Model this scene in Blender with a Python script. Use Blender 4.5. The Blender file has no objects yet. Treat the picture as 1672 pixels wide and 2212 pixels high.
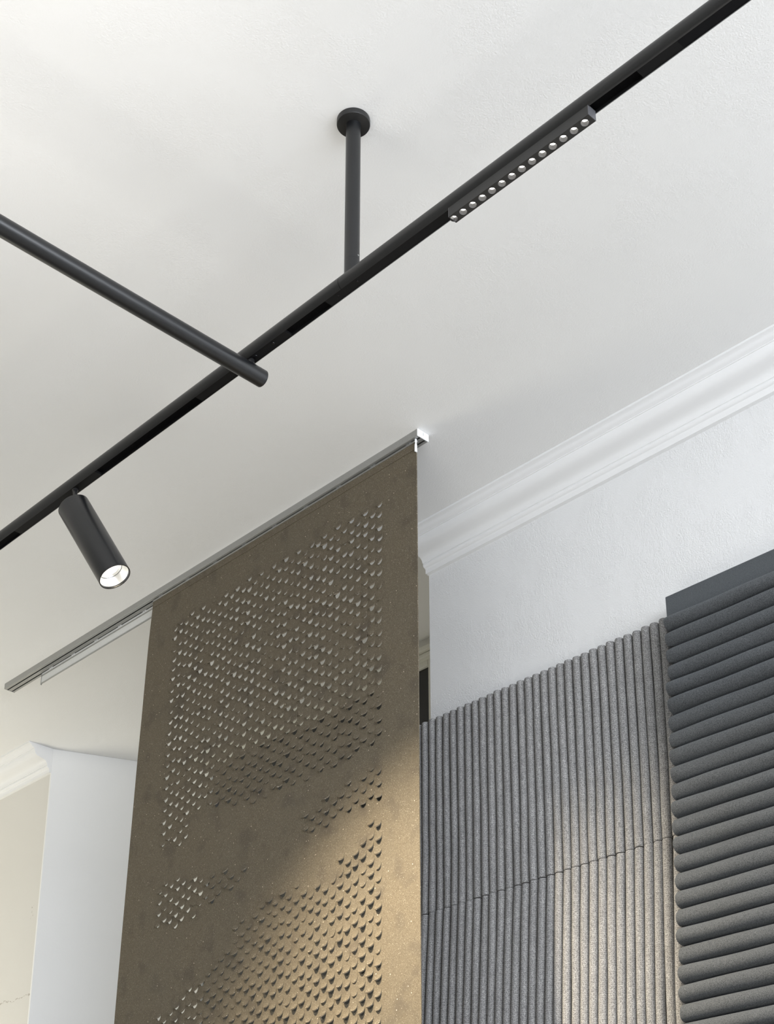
import bpy, math, random
from mathutils import Vector
random.seed(11)
PI = math.pi
ZC = 1.55            # eye height: coordinates below are measured from the lens height
scene = bpy.context.scene
COL = scene.collection

# ------------------------------------------------------------------ materials
def new_mat(name):
    m = bpy.data.materials.new(name); m.use_nodes = True
    nt = m.node_tree; b = nt.nodes['Principled BSDF']
    return m, nt, b
def N(nt, t, **kw):
    n = nt.nodes.new(t)
    for k, v in kw.items():
        if k in n.inputs: n.inputs[k].default_value = v
        else: setattr(n, k, v)
    return n
def ramp(nt, stops):
    r = nt.nodes.new('ShaderNodeValToRGB'); e = r.color_ramp.elements
    while len(e) < len(stops): e.new(0.5)
    for el, (p, c) in zip(e, stops):
        el.position = p; el.color = (c, c, c, 1) if not isinstance(c, tuple) else (*c, 1)
    return r
def coords(nt, kind='Object'):
    t = nt.nodes.new('ShaderNodeTexCoord'); return t.outputs[kind]
def world_pos(nt):
    g = nt.nodes.new('ShaderNodeNewGeometry'); return g.outputs['Position']
def noise(nt, vec, scale, detail=3, rough=.55):
    n = N(nt, 'ShaderNodeTexNoise', Scale=scale, Detail=detail, Roughness=rough)
    nt.links.new(vec, n.inputs['Vector']); return n.outputs['Fac']
def mixc(nt, fac, a, b):
    m = nt.nodes.new('ShaderNodeMix'); m.data_type = 'RGBA'
    if hasattr(fac, 'node'): nt.links.new(fac, m.inputs[0])
    else: m.inputs[0].default_value = fac
    for s, v in ((6, a), (7, b)):
        if hasattr(v, 'node'): nt.links.new(v, m.inputs[s])
        else: m.inputs[s].default_value = (*v, 1)
    return m.outputs[2]
def math_(nt, op, a, b=None, c=None):
    m = nt.nodes.new('ShaderNodeMath'); m.operation = op
    for i, v in enumerate((a, b, c)):
        if v is None: continue
        if hasattr(v, 'node'): nt.links.new(v, m.inputs[i])
        else: m.inputs[i].default_value = v
    return m.outputs[0]
def bump(nt, b, h, strength, dist):
    n = N(nt, 'ShaderNodeBump', Strength=strength, Distance=dist)
    nt.links.new(h, n.inputs['Height']); nt.links.new(n.outputs[0], b.inputs['Normal'])

def plain(name, col, rough=.5, metal=0., grain=0., gs=600, spec=.5):
    m, nt, b = new_mat(name)
    b.inputs['Base Color'].default_value = (*col, 1)
    b.inputs['Roughness'].default_value = rough; b.inputs['Metallic'].default_value = metal
    b.inputs['Specular IOR Level'].default_value = spec
    p = world_pos(nt)
    f = noise(nt, p, gs, 2)
    c = mixc(nt, f, tuple(x*.93 for x in col), tuple(min(1, x*1.07) for x in col))
    nt.links.new(c, b.inputs['Base Color'])
    if grain: bump(nt, b, f, grain, .0006)
    return m

def plaster(name, col, fine, fine_scale, coarse, patch=None, marks=None):
    m, nt, b = new_mat(name); p = world_pos(nt)
    b.inputs['Roughness'].default_value = .75; b.inputs['Specular IOR Level'].default_value = .25
    n1 = noise(nt, p, fine_scale, 3, .5); n2 = noise(nt, p, 5.5, 3, .55); n3 = noise(nt, p, 1.7, 3, .5)
    c = mixc(nt, n3, tuple(x*.975 for x in col), col)
    if patch:
        c = mixc(nt, patch(nt, p), c, tuple(x*1.0 for x in (.80, .80, .79)))
    if marks:
        fac, mc = marks(nt, p); c = mixc(nt, fac, c, mc)
    nt.links.new(c, b.inputs['Base Color'])
    amp = ramp(nt, [(.40, .30), (.56, 1.)]); nt.links.new(n2, amp.inputs[0])
    h = math_(nt, 'MULTIPLY', n1, amp.outputs[0])
    h = math_(nt, 'ADD', h, math_(nt, 'MULTIPLY', n2, coarse))
    bump(nt, b, h, fine, .004)
    return m

M = {}
M['ceiling'] = plaster('ceiling_paint', (.87, .868, .86), .21, 250, .05)
M['wall'] = plaster('stippled_wall_paint', (.815, .818, .82), .45, 250, .10)

def scuff(nt, p):
    # chipped paint near the corner and a hairline crack across the old wall
    sx = nt.nodes.new('ShaderNodeSeparateXYZ'); nt.links.new(p, sx.inputs[0])
    y, z = sx.outputs['Y'], sx.outputs['Z']
    wob = math_(nt, 'MULTIPLY', math_(nt, 'SUBTRACT', noise(nt, p, 14, 4, .7), .5), .05)
    line = math_(nt, 'ABSOLUTE', math_(nt, 'ADD', math_(nt, 'SUBTRACT', z, math_(nt, 'MULTIPLY_ADD', y, .02, 1.716+ZC-.115)), wob))
    crack = math_(nt, 'LESS_THAN', line, .0022)
    bro = math_(nt, 'GREATER_THAN', noise(nt, p, 120, 2), .46)
    crack = math_(nt, 'MULTIPLY', crack, bro)
    a = math_(nt, 'LESS_THAN', math_(nt, 'ABSOLUTE', math_(nt, 'SUBTRACT', y, 5.588)), .010)
    c = math_(nt, 'LESS_THAN', math_(nt, 'ABSOLUTE', math_(nt, 'SUBTRACT', z, 2.09+ZC)), .035)
    d = math_(nt, 'GREATER_THAN', noise(nt, p, 90, 4, .75), .58)
    chip = math_(nt, 'MULTIPLY', math_(nt, 'MULTIPLY', a, c), d)
    return math_(nt, 'MULTIPLY', math_(nt, 'MAXIMUM', crack, chip), .75), (.42, .38, .33)
M['oldwall'] = plaster('cream_wall_paint', (.74, .72, .675), .15, 120, .25, marks=scuff)
M['reveal'] = plaster('white_reveal_paint', (.88, .88, .872), .14, 120, .25)
M['cornice'] = plaster('cornice_paint', (.87, .87, .872), .015, 90, .1)
M['niche'] = plaster('niche_paint', (.86, .85, .80), .15, 120, .25)
M['floor'] = plain('floor_screed', (.17, .16, .145), .5, gs=4)
M['black'] = plain('black_powder_coat', (.0125, .0125, .0128), .34, grain=.08, gs=1800, spec=.48)
M['satin'] = plain('black_satin_coat', (.0065, .007, .008), .32, grain=.05, gs=1800, spec=.55)
M['blackin'] = plain('black_track_insert', (.004, .004, .005), .7, spec=.15)
M['slot'] = plain('black_slot', (.0015, .0015, .002), .8, spec=.08)
M['darkscrew'] = plain('black_screw', (.02, .02, .022), .3, .6)
M['led_body'] = plain('charcoal_led_housing', (.020, .0195, .019), .5)
M['cup'] = plain('grey_reflector_cup', (.06, .059, .062), .4, .0)
M['alu'] = plain('aluminium_rail', (.40, .40, .39), .38, .75, gs=300)
M['white_pl'] = plain('white_plastic', (.84, .85, .86), .35)
M['tape'] = plain('pale_plastic_strip', (.74, .74, .72), .4)
M['frame'] = plain('window_frame_paint', (.70, .69, .62), .45)
M['glass'] = plain('dark_window_pane', (.008, .008, .007), .06)
M['mirror'] = plain('silver_reflector', (.95, .93, .89), .38, .85)
M['back'] = plain('dark_backing_felt', (.014, .012, .011), .98)

def emit(name, col, s):
    m, nt, b = new_mat(name)
    b.inputs['Base Color'].default_value = (*col, 1)
    b.inputs['Emission Color'].default_value = (*col, 1); b.inputs['Emission Strength'].default_value = s
    return m
M['led'] = emit('led_light', (1, .97, .9), 5)
M['bulb'] = emit('spot_light_source', (1, .95, .86), 2.2)

def banner_mat():
    m, nt, b = new_mat('olive_brown_flecked_sheet'); p = world_pos(nt)
    b.inputs['Roughness'].default_value = .8; b.inputs['Specular IOR Level'].default_value = .25
    n1 = noise(nt, p, 380, 3, .8); n2 = noise(nt, p, 5.5, 4, .6)
    gr = ramp(nt, [(.32, 0.), (.68, 1.)]); nt.links.new(n1, gr.inputs[0])
    c = mixc(nt, gr.outputs[0], (.083, .067, .045), (.176, .147, .104))
    # soft dark handling marks
    n4 = noise(nt, p, 13, 2, .4)
    smudge = ramp(nt, [(.56, 0.), (.70, .6)]); nt.links.new(n4, smudge.inputs[0])
    c = mixc(nt, smudge.outputs[0], c, (.085, .07, .052))
    st = ramp(nt, [(.35, 0.), (.75, .22)]); nt.links.new(n2, st.inputs[0])
    c = mixc(nt, st.outputs[0], c, (.11, .10, .078))
    for sc, rad, prob, col in ((150, .20, .76, (.46, .41, .33)), (330, .26, .68, (.36, .33, .27)), (46, .075, .76, (.66, .55, .44))):
        v = N(nt, 'ShaderNodeTexVoronoi', Scale=sc); nt.links.new(p, v.inputs['Vector'])
        sep = nt.nodes.new('ShaderNodeSeparateColor'); nt.links.new(v.outputs['Color'], sep.inputs[0])
        k = math_(nt, 'GREATER_THAN', sep.outputs[0], prob)
        d = math_(nt, 'LESS_THAN', v.outputs['Distance'], rad)
        c = mixc(nt, math_(nt, 'MULTIPLY', math_(nt, 'MULTIPLY', k, d), .8), c, col)
    nt.links.new(c, b.inputs['Base Color'])
    bump(nt, b, n1, .35, .0012)
    return m
M['banner'] = banner_mat()

def tube_mat():
    m, nt, b = new_mat('grey_perforated_felt'); p = world_pos(nt)
    b.inputs['Roughness'].default_value = .95; b.inputs['Specular IOR Level'].default_value = .1
    uv = coords(nt, 'UV')
    mot = noise(nt, p, 250, 3, .8); mot2 = noise(nt, p, 28, 3, .6)
    mr = ramp(nt, [(.33, 0.), (.67, 1.)]); nt.links.new(mot, mr.inputs[0])
    c = mixc(nt, mr.outputs[0], (.15, .15, .153), (.47, .465, .46))
    r2 = ramp(nt, [(.3, .35), (.7, 0.)]); nt.links.new(mot2, r2.inputs[0])
    c = mixc(nt, r2.outputs[0], c, (.17, .168, .17))
    v = N(nt, 'ShaderNodeTexVoronoi', Scale=165, Randomness=.5); v.voronoi_dimensions = '2D'
    nt.links.new(uv, v.inputs['Vector'])
    d = math_(nt, 'LESS_THAN', v.outputs['Distance'], .17)
    c = mixc(nt, math_(nt, 'MULTIPLY', d, .8), c, (.035, .03, .027))
    nt.links.new(c, b.inputs['Base Color'])
    h = math_(nt, 'SUBTRACT', mot, math_(nt, 'MULTIPLY', d, .8))
    bump(nt, b, h, .5, .0015)
    return m
M['tube'] = tube_mat()

def felt_mat(name, lo, hi, bs):
    m, nt, b = new_mat(name); p = world_pos(nt)
    b.inputs['Roughness'].default_value = 1.; b.inputs['Specular IOR Level'].default_value = .05
    b.inputs['Sheen Weight'].default_value = .12; b.inputs['Sheen Roughness'].default_value = .6
    b.inputs['Sheen Tint'].default_value = (.8, .85, .9, 1)
    n1 = noise(nt, p, 430, 4, .8); n2 = noise(nt, p, 60, 3, .6)
    # stretched fibres
    mp = N(nt, 'ShaderNodeMapping'); mp.inputs['Scale'].default_value = (1, .35, 1); nt.links.new(p, mp.inputs[0])
    n3 = noise(nt, mp.outputs[0], 900, 2, .7)
    f = math_(nt, 'ADD', math_(nt, 'MULTIPLY', n1, .5), math_(nt, 'MULTIPLY', n3, .5))
    rr = ramp(nt, [(.38, 0.), (.62, 1.)]); nt.links.new(f, rr.inputs[0])
    c = mixc(nt, rr.outputs[0], lo, hi)
    nt.links.new(c, b.inputs['Base Color'])
    bump(nt, b, math_(nt, 'ADD', f, math_(nt, 'MULTIPLY', n2, .8)), bs, .002)
    return m
M['felt'] = felt_mat('dark_grey_wool_felt', (.028, .030, .032), (.132, .139, .146), .7)
M['feltflat'] = felt_mat('dark_grey_flat_felt', (.058, .063, .068), (.108, .117, .125), .35)

# ------------------------------------------------------------------ mesh helpers
class MB:
    def __init__(s): s.v = []; s.f = []; s.uv = {}
    def add(s, vs, fs):
        o = len(s.v); s.v += [tuple(v) for v in vs]; s.f += [tuple(i+o for i in f) for f in fs]; return o
    def box(s, x0, x1, y0, y1, z0, z1):
        vs = [(x, y, z) for x in (x0, x1) for y in (y0, y1) for z in (z0, z1)]
        s.add(vs, [(0,1,3,2),(4,6,7,5),(0,4,5,1),(2,3,7,6),(0,2,6,4),(1,5,7,3)])
    def tube(s, a, b, ra, rb=None, n=32, caps=True, rings=None):
        a, b = Vector(a), Vector(b); rb = ra if rb is None else rb
        d = (b-a).normalized(); u = d.orthogonal().normalized(); w = d.cross(u)
        prof = rings or [(0, ra), (1, rb)]     # (fraction along, radius)
        vs = []; fs = []
        for t, r in prof:
            c = a.lerp(b, t)
            vs += [c + (u*math.cos(k*2*PI/n) + w*math.sin(k*2*PI/n))*r for k in range(n)]
        for i in range(len(prof)-1):
            for k in range(n):
                k2 = (k+1) % n
                fs.append((i*n+k, i*n+k2, (i+1)*n+k2, (i+1)*n+k))
        if caps:
            fs.append(tuple(reversed(range(n)))); fs.append(tuple(range((len(prof)-1)*n, len(prof)*n)))
        s.add(vs, fs)
    def prism(s, prof, y0, y1):               # closed (x, z) outline swept along Y
        n = len(prof)
        vs = [(x, y0, z) for x, z in prof] + [(x, y1, z) for x, z in prof]
        fs = [(k, (k+1) % n, n+(k+1) % n, n+k) for k in range(n)]
        fs += [tuple(reversed(range(n))), tuple(range(n, 2*n))]
        s.add(vs, fs)
    def build(s, name, mat, parent=None, smooth=None, recalc=True, bevel=None):
        o0 = parent_origin(parent)
        me = bpy.data.meshes.new(name)
        me.from_pydata([(x-o0[0], y-o0[1], z+ZC-o0[2]) for x, y, z in s.v], [], s.f)
        me.materials.append(mat)
        if recalc:
            import bmesh
            bm = bmesh.new(); bm.from_mesh(me); bmesh.ops.recalc_face_normals(bm, faces=bm.faces[:]); bm.to_mesh(me); bm.free()
        if s.uv:
            l = me.uv_layers.new(name='UVMap')
            for lp in me.loops: l.data[lp.index].uv = s.uv[lp.vertex_index]
        if smooth is not None:
            me.polygons.foreach_set('use_smooth', [True]*len(me.polygons))
            me.set_sharp_from_angle(angle=math.radians(smooth))
        ob = bpy.data.objects.new(name, me); COL.objects.link(ob)
        if parent: ob.parent = parent
        if bevel:
            md = ob.modifiers.new('bevel', 'BEVEL'); md.width = bevel; md.segments = 2; md.limit_method = 'ANGLE'; md.angle_limit = .6
        me.update()
        return ob
ORIG = {}
def parent_origin(p):
    if p is None: return (0, 0, 0)
    x = [0, 0, 0]
    while p is not None:
        x = [a+b for a, b in zip(x, p.location)]; p = p.parent
    return x
def tag(o, label, cat, group=None):
    o['label'] = label; o['category'] = cat
    if group: o['group'] = group
    return o
def thing(name, loc, label, cat, group=None):
    o = bpy.data.objects.new(name, None); COL.objects.link(o)
    o.empty_display_size = .05
    o.location = (loc[0], loc[1], loc[2]+ZC)
    return tag(o, label, cat, group)
def struct(o):
    o['kind'] = 'structure'; return o

# ------------------------------------------------------------------ the room
H = 2.86; FL = -ZC
XW = 3.27; XN = 3.743; XL = -4.2; YF = -3.6; YB = 8.6
m = MB(); m.box(XL-.2, XN+.5, YF-.2, YB+.2, H, H+.2); struct(m.build('ceiling', M['ceiling']))
m = MB(); m.box(XL-.2, XN+.5, YF-.2, YB+.2, FL-.2, FL); struct(m.build('floor', M['floor']))
# wall on the right up to the niche, and its far continuation with the splayed reveal
m = MB(); m.box(XW, XN+.3, YF-.2, 3.15, FL, H); wr = struct(m.build('wall_right', M['wall']))
m = MB()
pl = [(XW, 5.533), (XN, 5.329), (XN+.3, 5.329), (XN+.3, YB+.2), (XW, YB+.2)]
n = len(pl)
m.add([(x, y, FL) for x, y in pl]+[(x, y, H) for x, y in pl],
      [(k, (k+1) % n, n+(k+1) % n, n+k) for k in range(1, n)] + [tuple(range(n)), tuple(range(n, 2*n))])
struct(m.build('wall_left', M['oldwall']))
m = MB()      # reveal skin: clean white paint on the splayed side, a few millimetres proud
d = Vector((.473, -.204, 0)).normalized(); nn = Vector((-d.y, d.x, 0))*-1
A = Vector((XW-.003, 5.533, 0)); B = Vector((XN+.0, 5.329, 0))
q = [A, A + Vector((.004, .004, 0)), B+Vector((0, .003, 0)), B - Vector((0, .004, 0))]
q = [(A.x, A.y-.004), (A.x+.0, A.y+.006), (XN, 5.334), (XN, 5.322)]
m.add([(x, y, FL) for x, y in q]+[(x, y, H-.0005) for x, y in q], [(0,1,2,3),(4,5,6,7),(0,1,5,4),(1,2,6,5),(2,3,7,6),(3,0,4,7)])
struct(m.build('wall_reveal', M['reveal']))
# niche back wall round the window opening
wy0, wy1, wz0, wz1 = 3.580, 4.99, -.75, 2.765
m = MB()
m.box(XN, XN+.3, 3.15, wy0, FL, H); m.box(XN, XN+.3, wy1, 5.329, FL, H)
m.box(XN, XN+.3, wy0, wy1, wz1, H); m.box(XN, XN+.3, wy0, wy1, FL, wz0)
struct(m.build('wall_niche', M['niche']))
w = MB()
fw = .030
w.box(XN-.008, XN+.06, wy0, wy0+fw, wz0, wz1); w.box(XN-.008, XN+.06, wy1-fw, wy1, wz0, wz1)
w.box(XN-.008, XN+.06, wy0+fw, wy1-fw, wz1-fw, wz1); w.box(XN-.008, XN+.06, wy0+fw, wy1-fw, wz0, wz0+fw)
win = w.build('window_1', M['frame'], bevel=.004); struct(win)
a = MB()      # moulded architrave round the head
for i, (dz, pr) in enumerate(((.0, .030), (.022, .045), (.040, .022))):
    a.box(XN-pr, XN+.001, 3.149, wy1+.05, wz1+dz-.004, wz1+dz+.016)
a.build('architrave', M['frame'], win, bevel=.003)
g = MB(); g.box(XN+.004, XN+.010, wy0+fw-.004, wy1-fw+.004, wz0+fw-.004, wz1-fw+.004); g.build('pane', M['glass'], win)
g = MB(); g.box(XN+.05, XN+.07, wy0+fw-.004, wy1-fw+.004, wz0+fw-.004, wz1-fw+.004)
g.build('darkness_board', M['slot'], win)  # black board added behind the pane, standing in for the dark space beyond

# the sides of the room behind the viewer, with tall shop windows assumed for the daylight
def wall_with_opening(name, axis, pos, t, lo, hi, o0, o1, z0, z1):
    m = MB()
    def bx(a0, a1, b0, b1):
        if axis == 'y': m.box(a0, a1, pos-t, pos, b0, b1)
        else: m.box(pos-t, pos, a0, a1, b0, b1)
    bx(lo, o0, FL, H); bx(o1, hi, FL, H); bx(o0, o1, z1, H); bx(o0, o1, FL, z0)
    struct(m.build(name, M['oldwall']))
    f = MB(); s = .05
    def fb(a0, a1, b0, b1):
        if axis == 'y': f.box(a0, a1, pos-t*.7, pos-t*.3, b0, b1)
        else: f.box(pos-t*.7, pos-t*.3, a0, a1, b0, b1)
    fb(o0, o0+s, z0, z1); fb(o1-s, o1, z0, z1); fb(o0+s, o1-s, z0, z0+s); fb(o0+s, o1-s, z1-s, z1)
    fb((o0+o1)/2-s/2, (o0+o1)/2+s/2, z0+s, z1-s)
    return f
f = wall_with_opening('wall_front', 'y', YF, .2, XL-.2, XN+.3, -3.5, 3.2, .4, 2.75)
struct(f.build('window_2', M['frame']))
f = wall_with_opening('wall_side', 'x', XL, .2, YF, YB, -2.2, 2.2, -1.1, 2.3)
struct(f.build('window_3', M['frame']))
m = MB(); m.box(XL-.2, XN+.3, YB, YB+.2, FL, H); struct(m.build('wall_far', M['oldwall']))

# cornice: outline in (projection from wall, drop from ceiling)
def bez(p0, p1, p2, p3, n=8):
    out = []
    for i in range(1, n+1):
        t = i/n; a = (1-t)**3; b = 3*t*(1-t)**2; c = 3*t*t*(1-t); d = t**3
        out.append((a*p0[0]+b*p1[0]+c*p2[0]+d*p3[0], a*p0[1]+b*p1[1]+c*p2[1]+d*p3[1]))
    return out
CP = [(.130, 0), (.130, .007)]
CP += bez((.130, .007), (.122, .009), (.118, .010), (.116, .013), 3)
CP += bez((.116, .013), (.112, .021), (.104, .022), (.101, .024), 5)
CP += [(.101, .027), (.098, .0275)]
CP += bez((.098, .0275), (.097, .047), (.090, .0555), (.070, .0590), 9)
CP += bez((.070, .0590), (.046, .0630), (.037, .0630), (.0305, .0785), 9)
CP += [(.0295, .083), (.026, .084)]
CP += bez((.026, .084), (.030, .091), (.026, .098), (.018, .099), 6)
CP += bez((.018, .099), (.017, .101), (.0155, .103), (.015, .105), 3)
CP += [(.015, .119), (0, .119)]
def cornice(name, y0, y1, ragged=None):
    m = MB(); prof = [(XW-p, H-d) for p, d in CP] + [(XW, H)]
    m.prism(prof, y0, y1)
    return struct(m.build(name, M['cornice'], smooth=38))
cornice('trim_1', YF, 3.152); cornice('trim_2', 5.530, YB)

# ------------------------------------------------------------------ lighting track
TX, TZ, TR = 1.815, 2.385, .022
HW = .0117; ZB = -math.sqrt(TR*TR-HW*HW)
track = thing('lighting_track', (TX, 1.98, TZ), 'long matte black tubular lighting track crossing the ceiling diagonally, slotted along its underside', 'lighting track')
def track_profile(r, hw, depth):
    a0 = math.asin(hw/r); pts = []
    nseg = 44
    for k in range(nseg+1):
        t = -PI/2 + a0 + (2*PI-2*a0)*k/nseg
        pts.append((TX+r*math.cos(t), TZ+r*math.sin(t)))
    zb = pts[0][1]
    pts += [(TX-hw, zb), (TX-hw, TZ+ZB+depth), (TX+hw, TZ+ZB+depth)]
    # drop duplicate start
    return pts[:-4]+pts[-3:] if abs(pts[-4][0]-(TX-hw)) < 1e-9 else pts
m = MB(); m.prism(track_profile(TR, HW, .012), 2.0010, 6.2); m.build('tube', M['black'], track, smooth=35)
m = MB(); m.prism(track_profile(TR, HW, .012), -1.2, 1.9998); m.build('tube', M['black'], track, smooth=35)
m = MB(); m.prism(track_profile(TR-.0007, HW-.0004, .012), 1.9996, 2.0012); m.build('joint_ring', M['slot'], track, smooth=35)
def plate(y0, y1, mat, rec=.0012):
    m = MB(); m.box(TX-HW+.0004, TX+HW-.0004, y0, y1, TZ+ZB+rec, TZ+ZB+.0115)
    return m.build('cover_plate', mat, track)
m = MB(); m.box(TX-HW+.0004, TX+HW-.0004, -1.2, 6.2, TZ+ZB+.0085, TZ+ZB+.0118); m.build('conductor_strip', M['slot'], track)
M['plate'] = plain('black_cover_plate', (.006, .006, .0065), .7, spec=.2)
plates = [plate(-1.0, 1.087, M['blackin']), plate(1.0873, 1.18, M['plate']), plate(1.66, 2.056, M['plate']),
          plate(2.196, 2.535, M['plate']), plate(2.974, 3.375, M['plate'], .0006), plate(3.8, 4.4, M['plate'])]
for y, r, pi in ((1.957, .0028, 2), (2.247, .0042, 3), (2.311, .0042, 3), (2.02, .0018, 2)):
    m = MB(); z = TZ+ZB+.0012
    m.tube((TX-.002, y, z+.002), (TX-.002, y, z-.0012), r, n=20, rings=[(0, r), (.6, r), (1, r*.8)])
    m.build('screw', M['darkscrew'], plates[pi], smooth=40)
m = MB(); m.tube((TX, 2.372, TZ+ZB+.002), (TX, 2.372, TZ+ZB-.006), .009, n=24); m.build('coupling', M['black'], track, smooth=40)

# suspension pole with ceiling rose
pole = thing('suspension_pole', (TX, 1.978, H), 'vertical black suspension pole with round ceiling rose, holding the long track', 'pole')
m = MB(); R = .0395
m.tube((TX, 1.978, H-.0002), (TX, 1.978, H-.0150), R, n=64, rings=[(0, R), (.86, R), (.96, R-.0007), (1, R-.002)])
m.build('ceiling_rose', M['black'], pole, smooth=35)
m = MB(); m.tube((TX, 1.978, H-.0148), (TX, 1.978, TZ+.0535), .0175, n=48); rod = m.build('rod', M['satin'], pole, smooth=35)
m = MB(); m.tube((TX, 1.978, TZ+.0538), (TX, 1.978, TZ+.0528), .0169, n=48); m.build('joint_line', M['slot'], rod, smooth=35)
m = MB(); m.tube((TX, 1.978, TZ+.0532), (TX, 1.978, TZ+.004), .0175, n=48); collar = m.build('collar', M['satin'], pole, smooth=35)
m = MB(); p0 = Vector((TX, 1.978, TZ+.062)); dr = Vector((.18, -.98, 0)).normalized()
m.tube(p0+dr*.0165, p0+dr*.0183, .0022, n=14); m.build('grub_screw', M['alu'], collar, smooth=40)

# crossing tube slung under the track
CY, CZ, CR = 2.33, 2.333, .0215
cross = thing('hanging_tube', (TX, CY, CZ), 'plain round black tube slung beneath the long track at an angle, its end cap showing', 'tube')
m = MB(); xe = 1.853
m.tube((-1.5, CY, CZ), (xe, CY, CZ), CR, n=56, rings=[(0, CR), ((xe+1.5-.0032)/(xe+1.5), CR)]); m.build('tube_body', M['satin'], cross, smooth=35)
m = MB(); m.tube((xe-.0031, CY, CZ), (xe, CY, CZ), CR, n=56, rings=[(0, CR-.0003), (.1, CR), (.5, CR-.0004), (1, CR-.0022)]); m.build('end_cap', M['satin'], cross, smooth=50)
m = MB(); m.tube((TX-.001, CY, CZ+CR-.002), (TX-.001, CY, TZ+ZB+.003), .0085, n=24); m.build('connector', M['black'], cross, smooth=40)

# ------------------------------------------------------------------ generic cell with a hole (flat ring)
def ring_cell(rect, hole):
    """2-D faces between a rectangle and a hole outline; returns verts, tri/quad faces, hole ids"""
    x0, x1, y0, y1 = rect
    cx = sum(p[0] for p in hole)/len(hole); cy = sum(p[1] for p in hole)/len(hole)
    n = len(hole); vs = list(hole); fs = []; outs = []; side = []
    for hx, hy in hole:
        dx, dy = hx-cx, hy-cy; best = None
        for sd, (num, den) in enumerate(((x1-cx, dx), (y1-cy, dy), (x0-cx, dx), (y0-cy, dy))):
            if abs(den) > 1e-12 and num/den > 0:
                t = num/den
                if best is None or t < best[0]: best = (t, sd)
        t, sd = best
        outs.append((min(max(cx+dx*t, x0), x1), min(max(cy+dy*t, y0), y1))); side.append(sd)
    vs += outs
    corner = {(0, 1): (x1, y1), (1, 2): (x0, y1), (2, 3): (x0, y0), (3, 0): (x1, y0)}
    for k in range(n):
        k2 = (k+1) % n
        fs.append((k, n+k, n+k2, k2))
        if side[k] != side[k2]:
            s = side[k]
            prev = n+k
            while s != side[k2]:
                s2 = (s+1) % 4
                vs.append(corner[(s, s2)]); ci = len(vs)-1
                fs.append((prev, ci, n+k2)); prev = ci; s = s2
    return vs, fs

# ------------------------------------------------------------------ linear LED module
led = thing('led_downlight_bar', (1.812, 1.48, 2.366), 'charcoal linear light bar with a row of fourteen lit lenses, plugged into the track', 'light')
LX, LHW, LZ0, LZ1, LY0, LY1 = 1.8125, .0118, 2.3440, 2.3690, 1.2935, 1.6660
m = MB()
ncell = 14; pitch = .02687; first = 1.3118
edges = [LY0+.0012] + [first+pitch*(k+.5) for k in range(13)] + [LY1-.0012]
for k in range(ncell):
    c = first+pitch*k
    hole = [(LX+.0083*math.cos(2*PI*j/24), c+.0083*math.sin(2*PI*j/24)) for j in range(24)]
    vs, fs = ring_cell((LX-LHW, LX+LHW, edges[k], edges[k+1]), hole)
    m.add([(x, y, LZ0) for x, y in vs], fs)
y0, y1 = edges[0], edges[-1]
m.add([(LX-LHW, y0, LZ0), (LX-LHW, y1, LZ0), (LX-LHW, y1, LZ1), (LX-LHW, y0, LZ1), (LX+LHW, y0, LZ0), (LX+LHW, y1, LZ0), (LX+LHW, y1, LZ1), (LX+LHW, y0, LZ1)],
      [(0,1,2,3), (4,5,6,7), (3,2,6,7)])
m.build('housing', M['led_body'], led, recalc=False)
M['cap'] = plain('grey_end_cap', (.075, .075, .080), .45)
for ya, yb in ((LY0, LY0+.0012), (LY1-.0012, LY1)):
    m = MB(); m.box(LX-LHW, LX+LHW, ya, yb, LZ0, LZ1); m.build('end_plate', M['cap'], led)
for k in range(ncell):
    c = first+pitch*k
    m = MB(); n = 24; prof = [(LZ0, .0083), (LZ0+.004, .0080), (LZ0+.008, .0069), (LZ0+.0100, .0062)]
    vs = []; fs = []
    for z, r in prof: vs += [(LX+r*math.cos(2*PI*j/n), c+r*math.sin(2*PI*j/n), z) for j in range(n)]
    for i in range(3): fs += [(i*n+j, i*n+(j+1) % n, (i+1)*n+(j+1) % n, (i+1)*n+j) for j in range(n)]
    m.add(vs, fs); cup = m.build('reflector_cup', M['cup'], led, smooth=60, recalc=False)
    m = MB(); m.add([(LX+.0064*math.cos(2*PI*j/n), c+.0064*math.sin(2*PI*j/n), LZ0+.0096) for j in range(n)], [tuple(range(n))])
    m.build('lens', M['led'], cup, recalc=False)

# ------------------------------------------------------------------ spotlight
S0 = Vector((1.789, 3.040, 2.283)); S1 = Vector((1.864, 2.929, 2.049)); SR = .0436
ax = (S1-S0).normalized()
spot = thing('track_spotlight', tuple(S0), 'black cylindrical spotlight hanging from the track, tilted down with its silver mouth lit', 'light')
L = (S1-S0).length
m = MB(); nn = 64
prof = [(0, SR-.0022), (.0006/L, SR-.0012), (.0022/L, SR), (1, SR), (1+.0002/L, SR-.0006), (1, SR-.0026), (1-.004/L, SR-.0034)]
m.tube(S0, S1, SR, n=nn, rings=[(0, .0004)]+prof+[(1-.05/L, SR-.004)], caps=False)
m.build('housing', M['satin'], spot, smooth=40, recalc=False)
m = MB(); m.tube(S0, S1, SR, n=nn, caps=False, rings=[(1-.0035/L, SR-.0030), (1-.012/L, SR-.0050), (1-.026/L, SR-.0105), (1-.034/L, SR-.0165)])
refl = m.build('reflector', M['mirror'], spot, smooth=60, recalc=False)
m = MB(); c = S0.lerp(S1, 1-.0335/L); u = ax.orthogonal().normalized(); v = ax.cross(u)
m.add([c+(u*math.cos(k*2*PI/40)+v*math.sin(k*2*PI/40))*(SR-.0165) for k in range(40)], [tuple(range(40))]); m.build('light_source', M['bulb'], refl, recalc=False)
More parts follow.
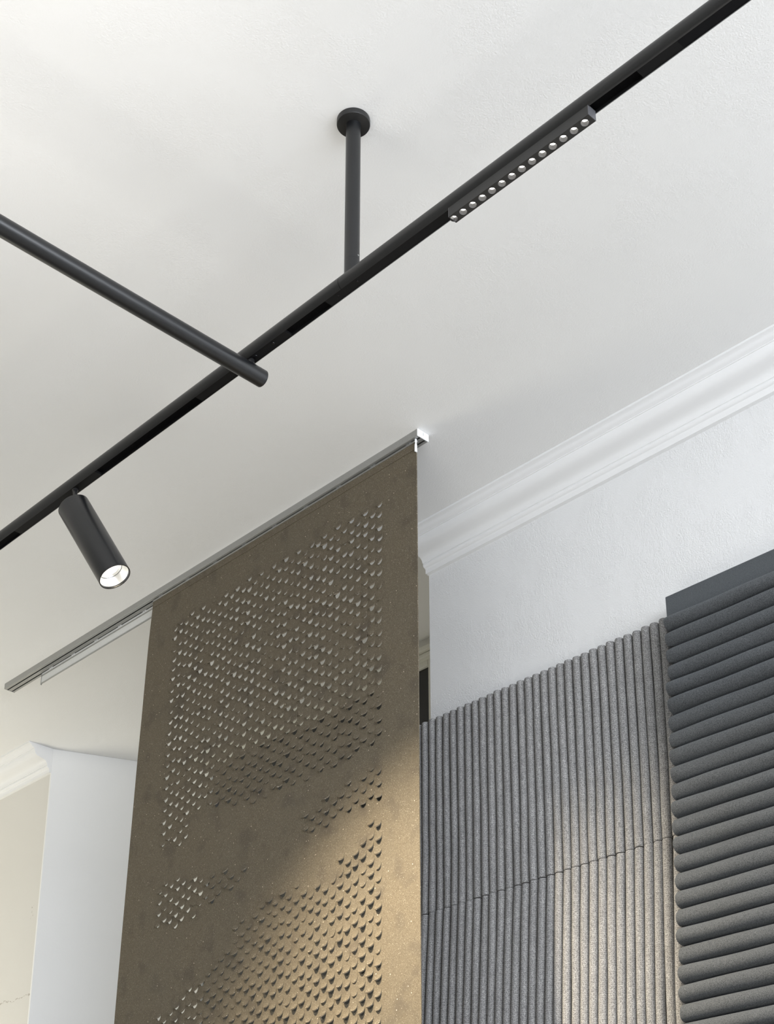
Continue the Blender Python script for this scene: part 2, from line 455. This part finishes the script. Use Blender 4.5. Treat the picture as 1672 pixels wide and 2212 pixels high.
m = MB(); m.tube(S0, S1, SR, n=nn, caps=False, rings=[(1-.0275/L, SR-.0112), (1-.0270/L, SR-.0122), (1-.0282/L, SR-.0126)])
m.build('inner_ring', M['darkscrew'], refl, smooth=60, recalc=False)
m = MB(); sb = Vector((TX-.002, 3.079, TZ+ZB-.001)); se = S0 + ax*.001 + Vector((.010, .010, 0))
m.tube(sb, Vector((TX-.006, 3.072, TZ+ZB-.016)), .0062, n=20); m.tube(Vector((TX-.006, 3.072, TZ+ZB-.015)), se+ax*.02, .0062, n=20)
m.build('stem', M['black'], spot, smooth=40)
m = MB(); m.tube((TX-.002, 3.079, TZ+ZB+.001), (TX-.002, 3.079, TZ+ZB-.004), .0085, n=24); m.build('swivel_base', M['black'], spot, smooth=40)

# ------------------------------------------------------------------ panel-curtain rail
RX0, RX1, RZ, RY0, RY1 = 2.765, 2.813, 2.835, 2.704, 5.11
rail = thing('panel_curtain_rail', (2.789, 3.9, H), 'slim grey aluminium panel-curtain rail screwed to the ceiling, with two dark slots beneath', 'curtain rail')
def rail_prof():
    w = .0056; t = .0022
    s1, s2 = 2.7790, 2.8000
    z1 = RZ+t
    p = [(RX0, H), (RX0, RZ+.001), (RX0+.001, RZ)]
    for s in (s1, s2):
        p += [(s-w/2, RZ), (s-w/2, z1), (s-.0075, z1), (s-.0075, RZ+.016), (s+.0075, RZ+.016), (s+.0075, z1), (s+w/2, z1), (s+w/2, RZ)]
    p += [(RX1-.001, RZ), (RX1, RZ+.001), (RX1, H)]
    return p
m = MB(); m.prism(rail_prof(), RY0+.004, RY1); m.build('rail_body', M['alu'], rail)
m = MB(); m.box(RX0-.0008, RX1+.0008, RY0, RY0+.0038, RZ-.0012, H-.0002); m.build('end_cap', M['white_pl'], rail, bevel=.0012)
m = MB(); m.box(RX0-.0006, RX1+.0006, RY1, RY1+.0025, RZ-.0006, H-.0002); m.build('end_cap', M['alu'], rail, bevel=.0008)
m = MB(); m.box(2.788, 2.7888, RY0-.0004, RY0+.0002, RZ+.009, H-.004); m.build('cap_seam', M['back'], rail)
for s in (2.7790, 2.8000):
    m = MB(); m.box(s-.007, s+.007, RY0+.006, RY1-.006, RZ+.0145, RZ+.0158); m.build('slot_shade_strip', M['slot'], rail)  # black strip standing in for the shade inside the open slot

# ------------------------------------------------------------------ the perforated hanging sheet
BX = 2.7775; BT = .0032       # front face x, thickness
ban = thing('hanging_screen', (BX, 3.4, RZ), 'tall olive-brown flecked hanging panel cut all over with small lifted scale flaps', 'panel curtain')
ZT, ZBOT = 2.8255, -.9
def left_edge(z):
    pts = [(2.83, 4.091), (2.641, 4.106), (2.344, 4.117), (2.193, 4.125), (1.98, 4.132), (1.753, 4.140), (1.511, 4.148), (1.245, 4.156), (-.9, 4.19)]
    for (a, ya), (b, yb) in zip(pts, pts[1:]):
        if z >= b: return ya+(yb-ya)*(a-z)/(a-b)
    return 4.19
YR = 2.7235
PY0, PY1, NC = 2.871, 3.955, 34
cw = (PY1-PY0)/NC; ch = .0415; PZT = 2.705; NR = 44
ZONES = [
 [(3.965,2.69),(3.758,2.722),(3.478,2.707),(3.149,2.707),(2.906,2.70),(2.86,2.69),(2.86,1.862),(3.047,1.855),(3.213,1.831),(3.435,1.844),(3.649,1.881),(3.775,1.913),(3.811,1.796),(3.98,1.813),(3.98,2.154)],
 [(3.262,1.685),(3.148,1.763),(2.926,1.794),(2.86,1.785),(2.86,1.683),(3.003,1.67),(3.124,1.645)],
 [(3.98,1.522),(3.96,1.709),(3.706,1.661),(3.488,1.629),(3.485,1.585),(3.674,1.552),(3.793,1.518),(3.905,1.512)],
 [(2.86,1.604),(2.86,.5),(3.98,.5),(3.97,1.17),(3.904,1.234),(3.75,1.296),(3.647,1.335),(3.57,1.393),(3.517,1.464),(3.288,1.517),(3.121,1.485),(3.041,1.543),(2.925,1.619)]]
def inside(p, poly):
    c = False; n = len(poly)
    for i in range(n):
        (x1, y1), (x2, y2) = poly[i], poly[(i+1) % n]
        if (y1 > p[1]) != (y2 > p[1]) and p[0] < (x2-x1)*(p[1]-y1)/(y2-y1)+x1: c = not c
    return c
m = MB()
def flat2(vs, fs):           # front and back faces in (y, z)
    m.add([(BX, y, z) for y, z in vs], fs); m.add([(BX+BT, y, z) for y, z in vs], [tuple(reversed(f)) for f in fs])
def quad(y0, y1, z0, z1): flat2([(y0, z0), (y1, z0), (y1, z1), (y0, z1)], [(0, 1, 2, 3)])
def outline(cy, hz, w, Lf, n=14):     # hinge at the top, scale-shaped lower edge; (y, z) going round
    pts = [(cy-w/2, hz), (cy+w/2, hz)]
    sd = Lf*.36
    for k in range(n+1):
        t = PI*k/n
        pts.append((cy+w/2*math.cos(t), hz-sd-(Lf-sd)*math.sin(t)))
    return pts
def flap(cy, hz, w, Lf, phi, gap, tw):
    rows = 9; sd = Lf*.36; w2 = w-2*gap; L2 = Lf-gap
    rings_f = []; rings_b = []
    for r in range(rows+1):
        v = L2*(1-(1-r/rows)**1.6)
        if v <= sd: hw = w2/2
        else: hw = w2/2*math.sqrt(max(0, 1-((v-sd)/(L2-sd))**2))
        hw = max(hw, .0004)
        if phi > 1e-3: xx = -(L2/phi)*(1-math.cos(phi*v/L2)); zz = (L2/phi)*math.sin(phi*v/L2)
        else: xx, zz = 0, v
        th = phi*v/L2; nx, nz = math.cos(th), -math.sin(th)*-1
        fr = []; bk = []
        for j in range(5):
            s = -1+2*j/4
            y = cy+hw*s + tw*v*.0
            cup = -.10*phi*(v/L2)*(hw**2*s*s)/.013 * -1      # edges lag a little
            x = BX+xx+cup+tw*s*hw*v/L2
            fr.append((x, y, hz-zz)); bk.append((x+BT*.95*nx, y, hz-zz-BT*.95*math.sin(th)*-1*-1 + 0))
        rings_f.append(fr); rings_b.append(bk)
    vs = [p for fr in rings_f for p in fr] + [p for bk in rings_b for p in bk]
    o = (rows+1)*5; fs = []
    for r in range(rows):
        for j in range(4):
            a = r*5+j; fs.append((a, a+5, a+6, a+1)); fs.append((o+a, o+a+1, o+a+6, o+a+5))
        fs.append((r*5, o+r*5, o+r*5+5, r*5+5)); fs.append((r*5+4, r*5+9, o+r*5+9, o+r*5+4))
    for j in range(4): fs.append((rows*5+j, o+rows*5+j, o+rows*5+j+1, rows*5+j+1))
    m.add(vs, fs)
nflap = 0
for c in range(NC):
    y0 = PY0+c*cw; y1 = y0+cw
    off = ch/2 if c % 2 else 0
    off += random.uniform(-.006, .006)
    zt = PZT-off-.004
    quad(y0, y1, zt, ZT)
    for r in range(NR):
        za = zt-r*ch; zb = za-ch
        w = random.uniform(.0240, .0285); Lf = random.uniform(.0262, .0310)
        cy = (y0+y1)/2+random.uniform(-1, 1)*max(0, (cw-w)/2-.0012)
        slack = ch-Lf-.004
        hz = za-.002-random.random()*slack
        ol = outline(cy, hz, w, Lf)[::-1]
        vs, fs = ring_cell((y0, y1, zb, za), ol)
        flat2(vs, fs)
        n = len(ol)
        m.add([(BX, y, z) for y, z in ol]+[(BX+BT, y, z) for y, z in ol], [(k, n+k, n+(k+1) % n, (k+1) % n) for k in range(n) if k != n-2])
        mid = (cy, hz-Lf/2)
        opened = any(inside(mid, Z) for Z in ZONES)
        if opened: phi = random.gauss(.74, .22); phi = min(max(phi, .25), 1.25)
        else: phi = random.uniform(.0, .03)
        flap(cy, hz, w, Lf, phi, .00022, random.gauss(0, .10) if opened else 0); nflap += 1
    quad(y0, y1, ZBOT, zt-NR*ch)
quad(YR, PY0, ZBOT, ZT)                       # right margin
zs = [ZT-(ZT-ZBOT)*k/24 for k in range(25)]
vs = [(PY1, z) for z in zs]+[(left_edge(z), z) for z in zs]
flat2(vs, [(k, k+1, 25+k+1, 25+k) for k in range(24)])
# outer edges
for zz in (ZT, ZBOT):
    m.add([(BX, YR, zz), (BX+BT, YR, zz), (BX+BT, left_edge(zz), zz), (BX, left_edge(zz), zz)], [(0, 1, 2, 3)])
m.add([(BX, YR, ZT), (BX+BT, YR, ZT), (BX+BT, YR, ZBOT), (BX, YR, ZBOT)], [(0, 1, 2, 3)])
for za, zb in zip(zs, zs[1:]):
    m.add([(BX, left_edge(za), za), (BX+BT, left_edge(za), za), (BX+BT, left_edge(zb), zb), (BX, left_edge(zb), zb)], [(0, 1, 2, 3)])
m.build('perforated_sheet', M['banner'], ban, recalc=False)
# top hem folded over the carrier, carrier strip, hook clip, gliders
m = MB(); m.box(BX-.0016, BX-.0001, YR+.0005, left_edge(ZT)-.0005, 2.8005, ZT); m.build('top_hem', M['banner'], ban)
m = MB(); m.box(BX-.0030, BX+.0062, YR-.001, left_edge(ZT)-.001, ZT+.0001, 2.8320); cs = m.build('carrier_strip', M['alu'], ban)
for k in range(9):
    y = 4.046-.1612*k
    if y < YR+.02: y = 2.758
    m = MB()
    for dy in (-.008, .004): m.box(2.7766, 2.7812, y+dy, y+dy+.006, 2.8315, RZ+.0055)
    m.build('glider', M['white_pl'], cs)
m = MB()
hk = [(2.8335, .0030), (2.824, .0036), (2.8185, .0022), (2.812, .0040), (2.7905, .0046), (2.7865, .0042)]
for (za, wa), (zb, wb) in zip(hk, hk[1:]):
    xo = -.004
    m.add([(BX+xo-wa, YR-.0035, za), (BX+xo+wa, YR-.0035, za), (BX+xo+wa, YR-.0005, za), (BX+xo-wa, YR-.0005, za),
           (BX+xo-wb, YR-.0035, zb), (BX+xo+wb, YR-.0035, zb), (BX+xo+wb, YR-.0005, zb), (BX+xo-wb, YR-.0005, zb)],
          [(0,1,5,4), (1,2,6,5), (2,3,7,6), (3,0,4,7), (0,1,2,3), (4,5,6,7)])
m.build('end_clip', M['white_pl'], ban)

# spare carrier in the rear slot
car = thing('curtain_carrier', (2.80, 4.4, RZ), 'empty pale plastic strip hanging from the rail, left of the brown panel', 'panel carrier')
m = MB(); m.box(2.7992, 2.8008, 3.2, 4.879, 2.788, 2.8335); cs2 = m.build('strip', M['tape'], car)
m = MB(); m.box(2.7965, 2.8035, 3.2, 4.878, 2.8190, 2.8225); m.build('rib', M['alu'], car)
m = MB(); m.box(2.7962, 2.8016, 3.2, 4.880, 2.7855, 2.7880); m.build('bottom_lip', M['alu'], car)
m = MB(); m.box(2.7975, 2.8025, 4.879, 4.8815, 2.7820, 2.8345); m.build('end_stop', M['alu'], car)
for k in range(7):
    y = 4.814-.159*k
    m = MB()
    for dy in (-.008, .004): m.box(2.7984, 2.8016, y+dy, y+dy+.006, 2.8330, RZ+.0055)
    m.build('glider', M['white_pl'], cs2)

# ------------------------------------------------------------------ grey tube panels
TPX = 3.2385; TPR = .0142
def y_first(z):
    pts = [(2.2, 3.1425), (1.7, 3.146), (1.49, 3.1515), (1.05, 3.180), (.6, 3.20), (-1, 3.21)]
    for (a, ya), (b, yb) in zip(pts, pts[1:]):
        if z >= b: return ya+(yb-ya)*(a-z)/(a-b)
    return 3.21
def tube_panel(z0, z1, name_label):
    t = thing('ribbed_felt_panel', (XW, 2.6, z0), name_label, 'wall panel', 'ribbed grey felt panels')
    m = MB(); zs = [z0+.004+(z1-z0-.008)*k/16 for k in range(17)]
    vs = []
    for z in zs:
        a, b = y_first(z)+.032*3.3, y_first(z)-.032*32.3
        vs += [(TPX+.008, a, z), (TPX+.008, b, z), (XW-.001, b, z), (XW-.001, a, z)]
    fs = []
    for k in range(16):
        for j in range(4): fs.append((k*4+j, k*4+(j+1) % 4, k*4+4+(j+1) % 4, k*4+4+j))
    fs += [(0, 1, 2, 3), (64, 65, 66, 67)]
    m.add(vs, fs); m.build('backing', M['back'], t)
    for i in range(-3, 32):
        m = MB(); n = 20; nz = 26
        ph1, ph2 = random.uniform(0, 6.28), random.uniform(0, 6.28); am = random.uniform(.0003, .0012)
        rr = TPR*random.uniform(.955, 1.0); u0 = random.random(); ztop = z1+random.uniform(-.0012, .0012)
        steps = [(z0, .93), (z0+.0015, .985)]+[(z0+.005+(ztop-z0-.010)*k/nz, 1.) for k in range(nz+1)]+[(ztop-.0022, .985), (ztop, .93)]
        vs = []; fs = []
        for z, s in steps:
            yy = y_first(z)-.032*i + am*math.sin(z*7+ph1)+am*.5*math.sin(z*19+ph2)
            xx = TPX+.0009*math.sin(z*9+ph2)
            r = rr*s*(1+.012*math.sin(z*23+ph1))
            for j in range(n+1):
                a = 2*PI*j/n
                m.uv[len(vs)] = (u0+a*TPR, z)
                vs.append((xx+r*.98*math.cos(a), yy+r*math.sin(a), z))
        for k in range(len(steps)-1):
            for j in range(n): fs.append((k*(n+1)+j, k*(n+1)+j+1, (k+1)*(n+1)+j+1, (k+1)*(n+1)+j))
        fs.append(tuple(reversed(range(n)))); q = (len(steps)-1)*(n+1); fs.append(tuple(range(q, q+n)))
        m.add(vs, fs); m.build('felt_tube', M['tube'], t, smooth=60, recalc=False)
tube_panel(1.4955, 2.160, 'upper grey speckled panel of vertical felt tubes, its rounded tops stepping along the white wall')
tube_panel(.832, 1.4935, 'lower grey speckled panel of vertical felt tubes, below the thin joint line')

# ------------------------------------------------------------------ charcoal ridged felt panel
fp = thing('ridged_wool_panel', (XW, 1.9, .9), 'charcoal wool felt panel with thick horizontal ridges, at the right edge over the grey tubes', 'wall panel')
FX = 3.176; FZT = 2.1135; FP = .05035; NRIDGE = 34; YE = 1.2
def lean(z): return .0 if z > 2.08 else (2.08-z)*.043
m = MB()
zs = [2.186, 2.15, 2.1201, 2.1199, 1.9, 1.5, 1.0, FZT-FP*NRIDGE]
vs = []
for z in zs:
    e = 2.1265+lean(z) if z > 2.12 else 2.110+lean(z); vs += [(FX-.004, YE, z), (FX-.004, e, z), (FX+.004, e, z), (FX+.004, YE, z)]
fs = [(k*4+j, k*4+(j+1) % 4, k*4+4+(j+1) % 4, k*4+4+j) for k in range(len(zs)-1) for j in range(4)]+[(0, 1, 2, 3), tuple(range(len(zs)*4-4, len(zs)*4))]
m.add(vs, fs); m.build('flat_felt_back', M['feltflat'], fp, bevel=.002)
m = MB(); m.box(FX+.006, XW-.001, YE, 2.06, FZT-FP*NRIDGE+.03, 2.10); m.build('mounting_board', M['back'], fp)
# corrugated sheet: outline (protrusion, height) repeated, swept along Y with a slight wander
m = MB()
prof = []; NP = 16; PRO = .036
for r in range(NRIDGE):
    zt = FZT-r*FP
    for k in range(NP):
        s = k/NP
        prof.append((r, s))
NYS = 60
rows = len(prof)
rid = [(random.uniform(0, 6.28), random.uniform(0, 6.28), random.uniform(.92, 1.08), random.uniform(-.0015, .0015), random.uniform(-.002, .002)) for _ in range(NRIDGE+1)]
vs = []
for iy in range(NYS+1):
    t = iy/NYS
    for (r, s) in prof:
        z = FZT-(r+s)*FP
        # full-round nose, tight crease below
        a = s
        bulge = math.sqrt(max(0., 1-(2*a-1)**2))
        p0, p1, am, jz, je = rid[r]
        yend = 2.1140+lean(z)+je
        y = yend-(yend-YE)*t
        soft = min(1., (yend-y)/.010); endk = .93+.07*math.sqrt(max(0, soft))
        k = am*(1+.07*math.sin(y*9+p0)+.04*math.sin(y*23+p1))
        x = FX-.004-PRO*bulge*k*endk
        zz = z-.0035*bulge+jz*math.sin(PI*s)+.0018*math.sin(y*8+p1)*math.sin(PI*s) + .0010*math.sin(y*17+p0)
        vs.append((x, y, zz))
fs = []
for iy in range(NYS):
    for k in range(rows-1):
        fs.append((iy*rows+k, iy*rows+k+1, (iy+1)*rows+k+1, (iy+1)*rows+k))
o = m.add(vs, fs)
# left ends closed back to the flat felt
end = [(FX-.004, vs[k][1], vs[k][2]) for k in range(rows)]
o2 = m.add(end, [])
m.f += [(k, o2+k, o2+k+1, k+1) for k in range(rows-1)]
m.build('corrugated_felt', M['felt'], fp, smooth=70)

# ------------------------------------------------------------------ lights
def area(name, loc, rot, sx, sy, power, col):
    l = bpy.data.lights.new(name, 'AREA'); l.shape = 'RECTANGLE'; l.size = sx; l.size_y = sy; l.energy = power; l.color = col
    o = bpy.data.objects.new(name, l); COL.objects.link(o); o.location = (loc[0], loc[1], loc[2]+ZC); o.rotation_euler = rot; return o
area('shop_window_daylight', (-.15, YF-.25, 1.6), (PI/2, 0, 0), 6.6, 2.2, 620, (.885, .932, 1.0))  # area light outside the assumed, unseen shop window
area('side_window_daylight', (XL-.25, 0, .6), (PI/2, 0, -PI/2), 4.3, 3.3, 10, (.86, .93, 1.0))  # weak daylight panel beyond a side window that is assumed
area('far_fill_light', (1.9, 6.6, 0), (PI, 0, 0), 1.2, 1.2, 48, (1, .95, .79))  # added fill with no fixture, brightens the far ceiling, wall and niche
area('near_fill_light', (.6, 1.7, -.6), (PI, 0, 0), 1.2, 1.2, 22, (1, .98, .92))  # bodiless fill added out of view to lift the nearer ceiling
def spotl(name, loc, target, power, ang, blend, col, rad=.03):
    l = bpy.data.lights.new(name, 'SPOT'); l.energy = power; l.spot_size = math.radians(ang); l.spot_blend = blend; l.color = col; l.shadow_soft_size = rad
    o = bpy.data.objects.new(name, l); COL.objects.link(o); p = Vector(loc)+Vector((0, 0, ZC)); o.location = p
    o.rotation_euler = (Vector(target)+Vector((0, 0, ZC))-p).to_track_quat('-Z', 'Y').to_euler(); return o
mouth = S1+ax*.004
spotl('spotlight_beam', mouth, mouth+ax+Vector((.05, .14, -.03)), 315, 117, 1., (1, .86, .65), .03)
spotl('ceiling_fill_spot', (.45, 2.3, 1.3), (.75, 2.25, H), 52, 84, 1., (1, .96, .91), .5)  # unseen added spot without a fitting, makes the bright warm glow on the ceiling

w = bpy.data.worlds.new('sky'); scene.world = w; w.use_nodes = True
bg = w.node_tree.nodes['Background']; bg.inputs[0].default_value = (.75, .85, 1, 1); bg.inputs[1].default_value = .05

# ------------------------------------------------------------------ camera
f_px, cx, cy = 3259., 836., 1759.
th = math.atan(1326/3259.); az = math.radians(45.77)
cam = bpy.data.cameras.new('camera'); co = bpy.data.objects.new('camera', cam); COL.objects.link(co)
cam.sensor_fit = 'HORIZONTAL'; cam.sensor_width = 36; cam.lens = f_px*36/1672
cam.shift_x = 0; cam.shift_y = (cy-1106)/1672
cam.clip_start = .05; cam.clip_end = 100
co.location = (0, 0, ZC); co.rotation_euler = (PI/2+th, 0, az-PI/2)
scene.camera = co
vs_ = scene.view_settings
scene.display_settings.display_device = 'sRGB'
vs_.view_transform = 'Standard'; vs_.look = 'None'; vs_.exposure = .03; vs_.gamma = 1; vs_.use_curve_mapping = False
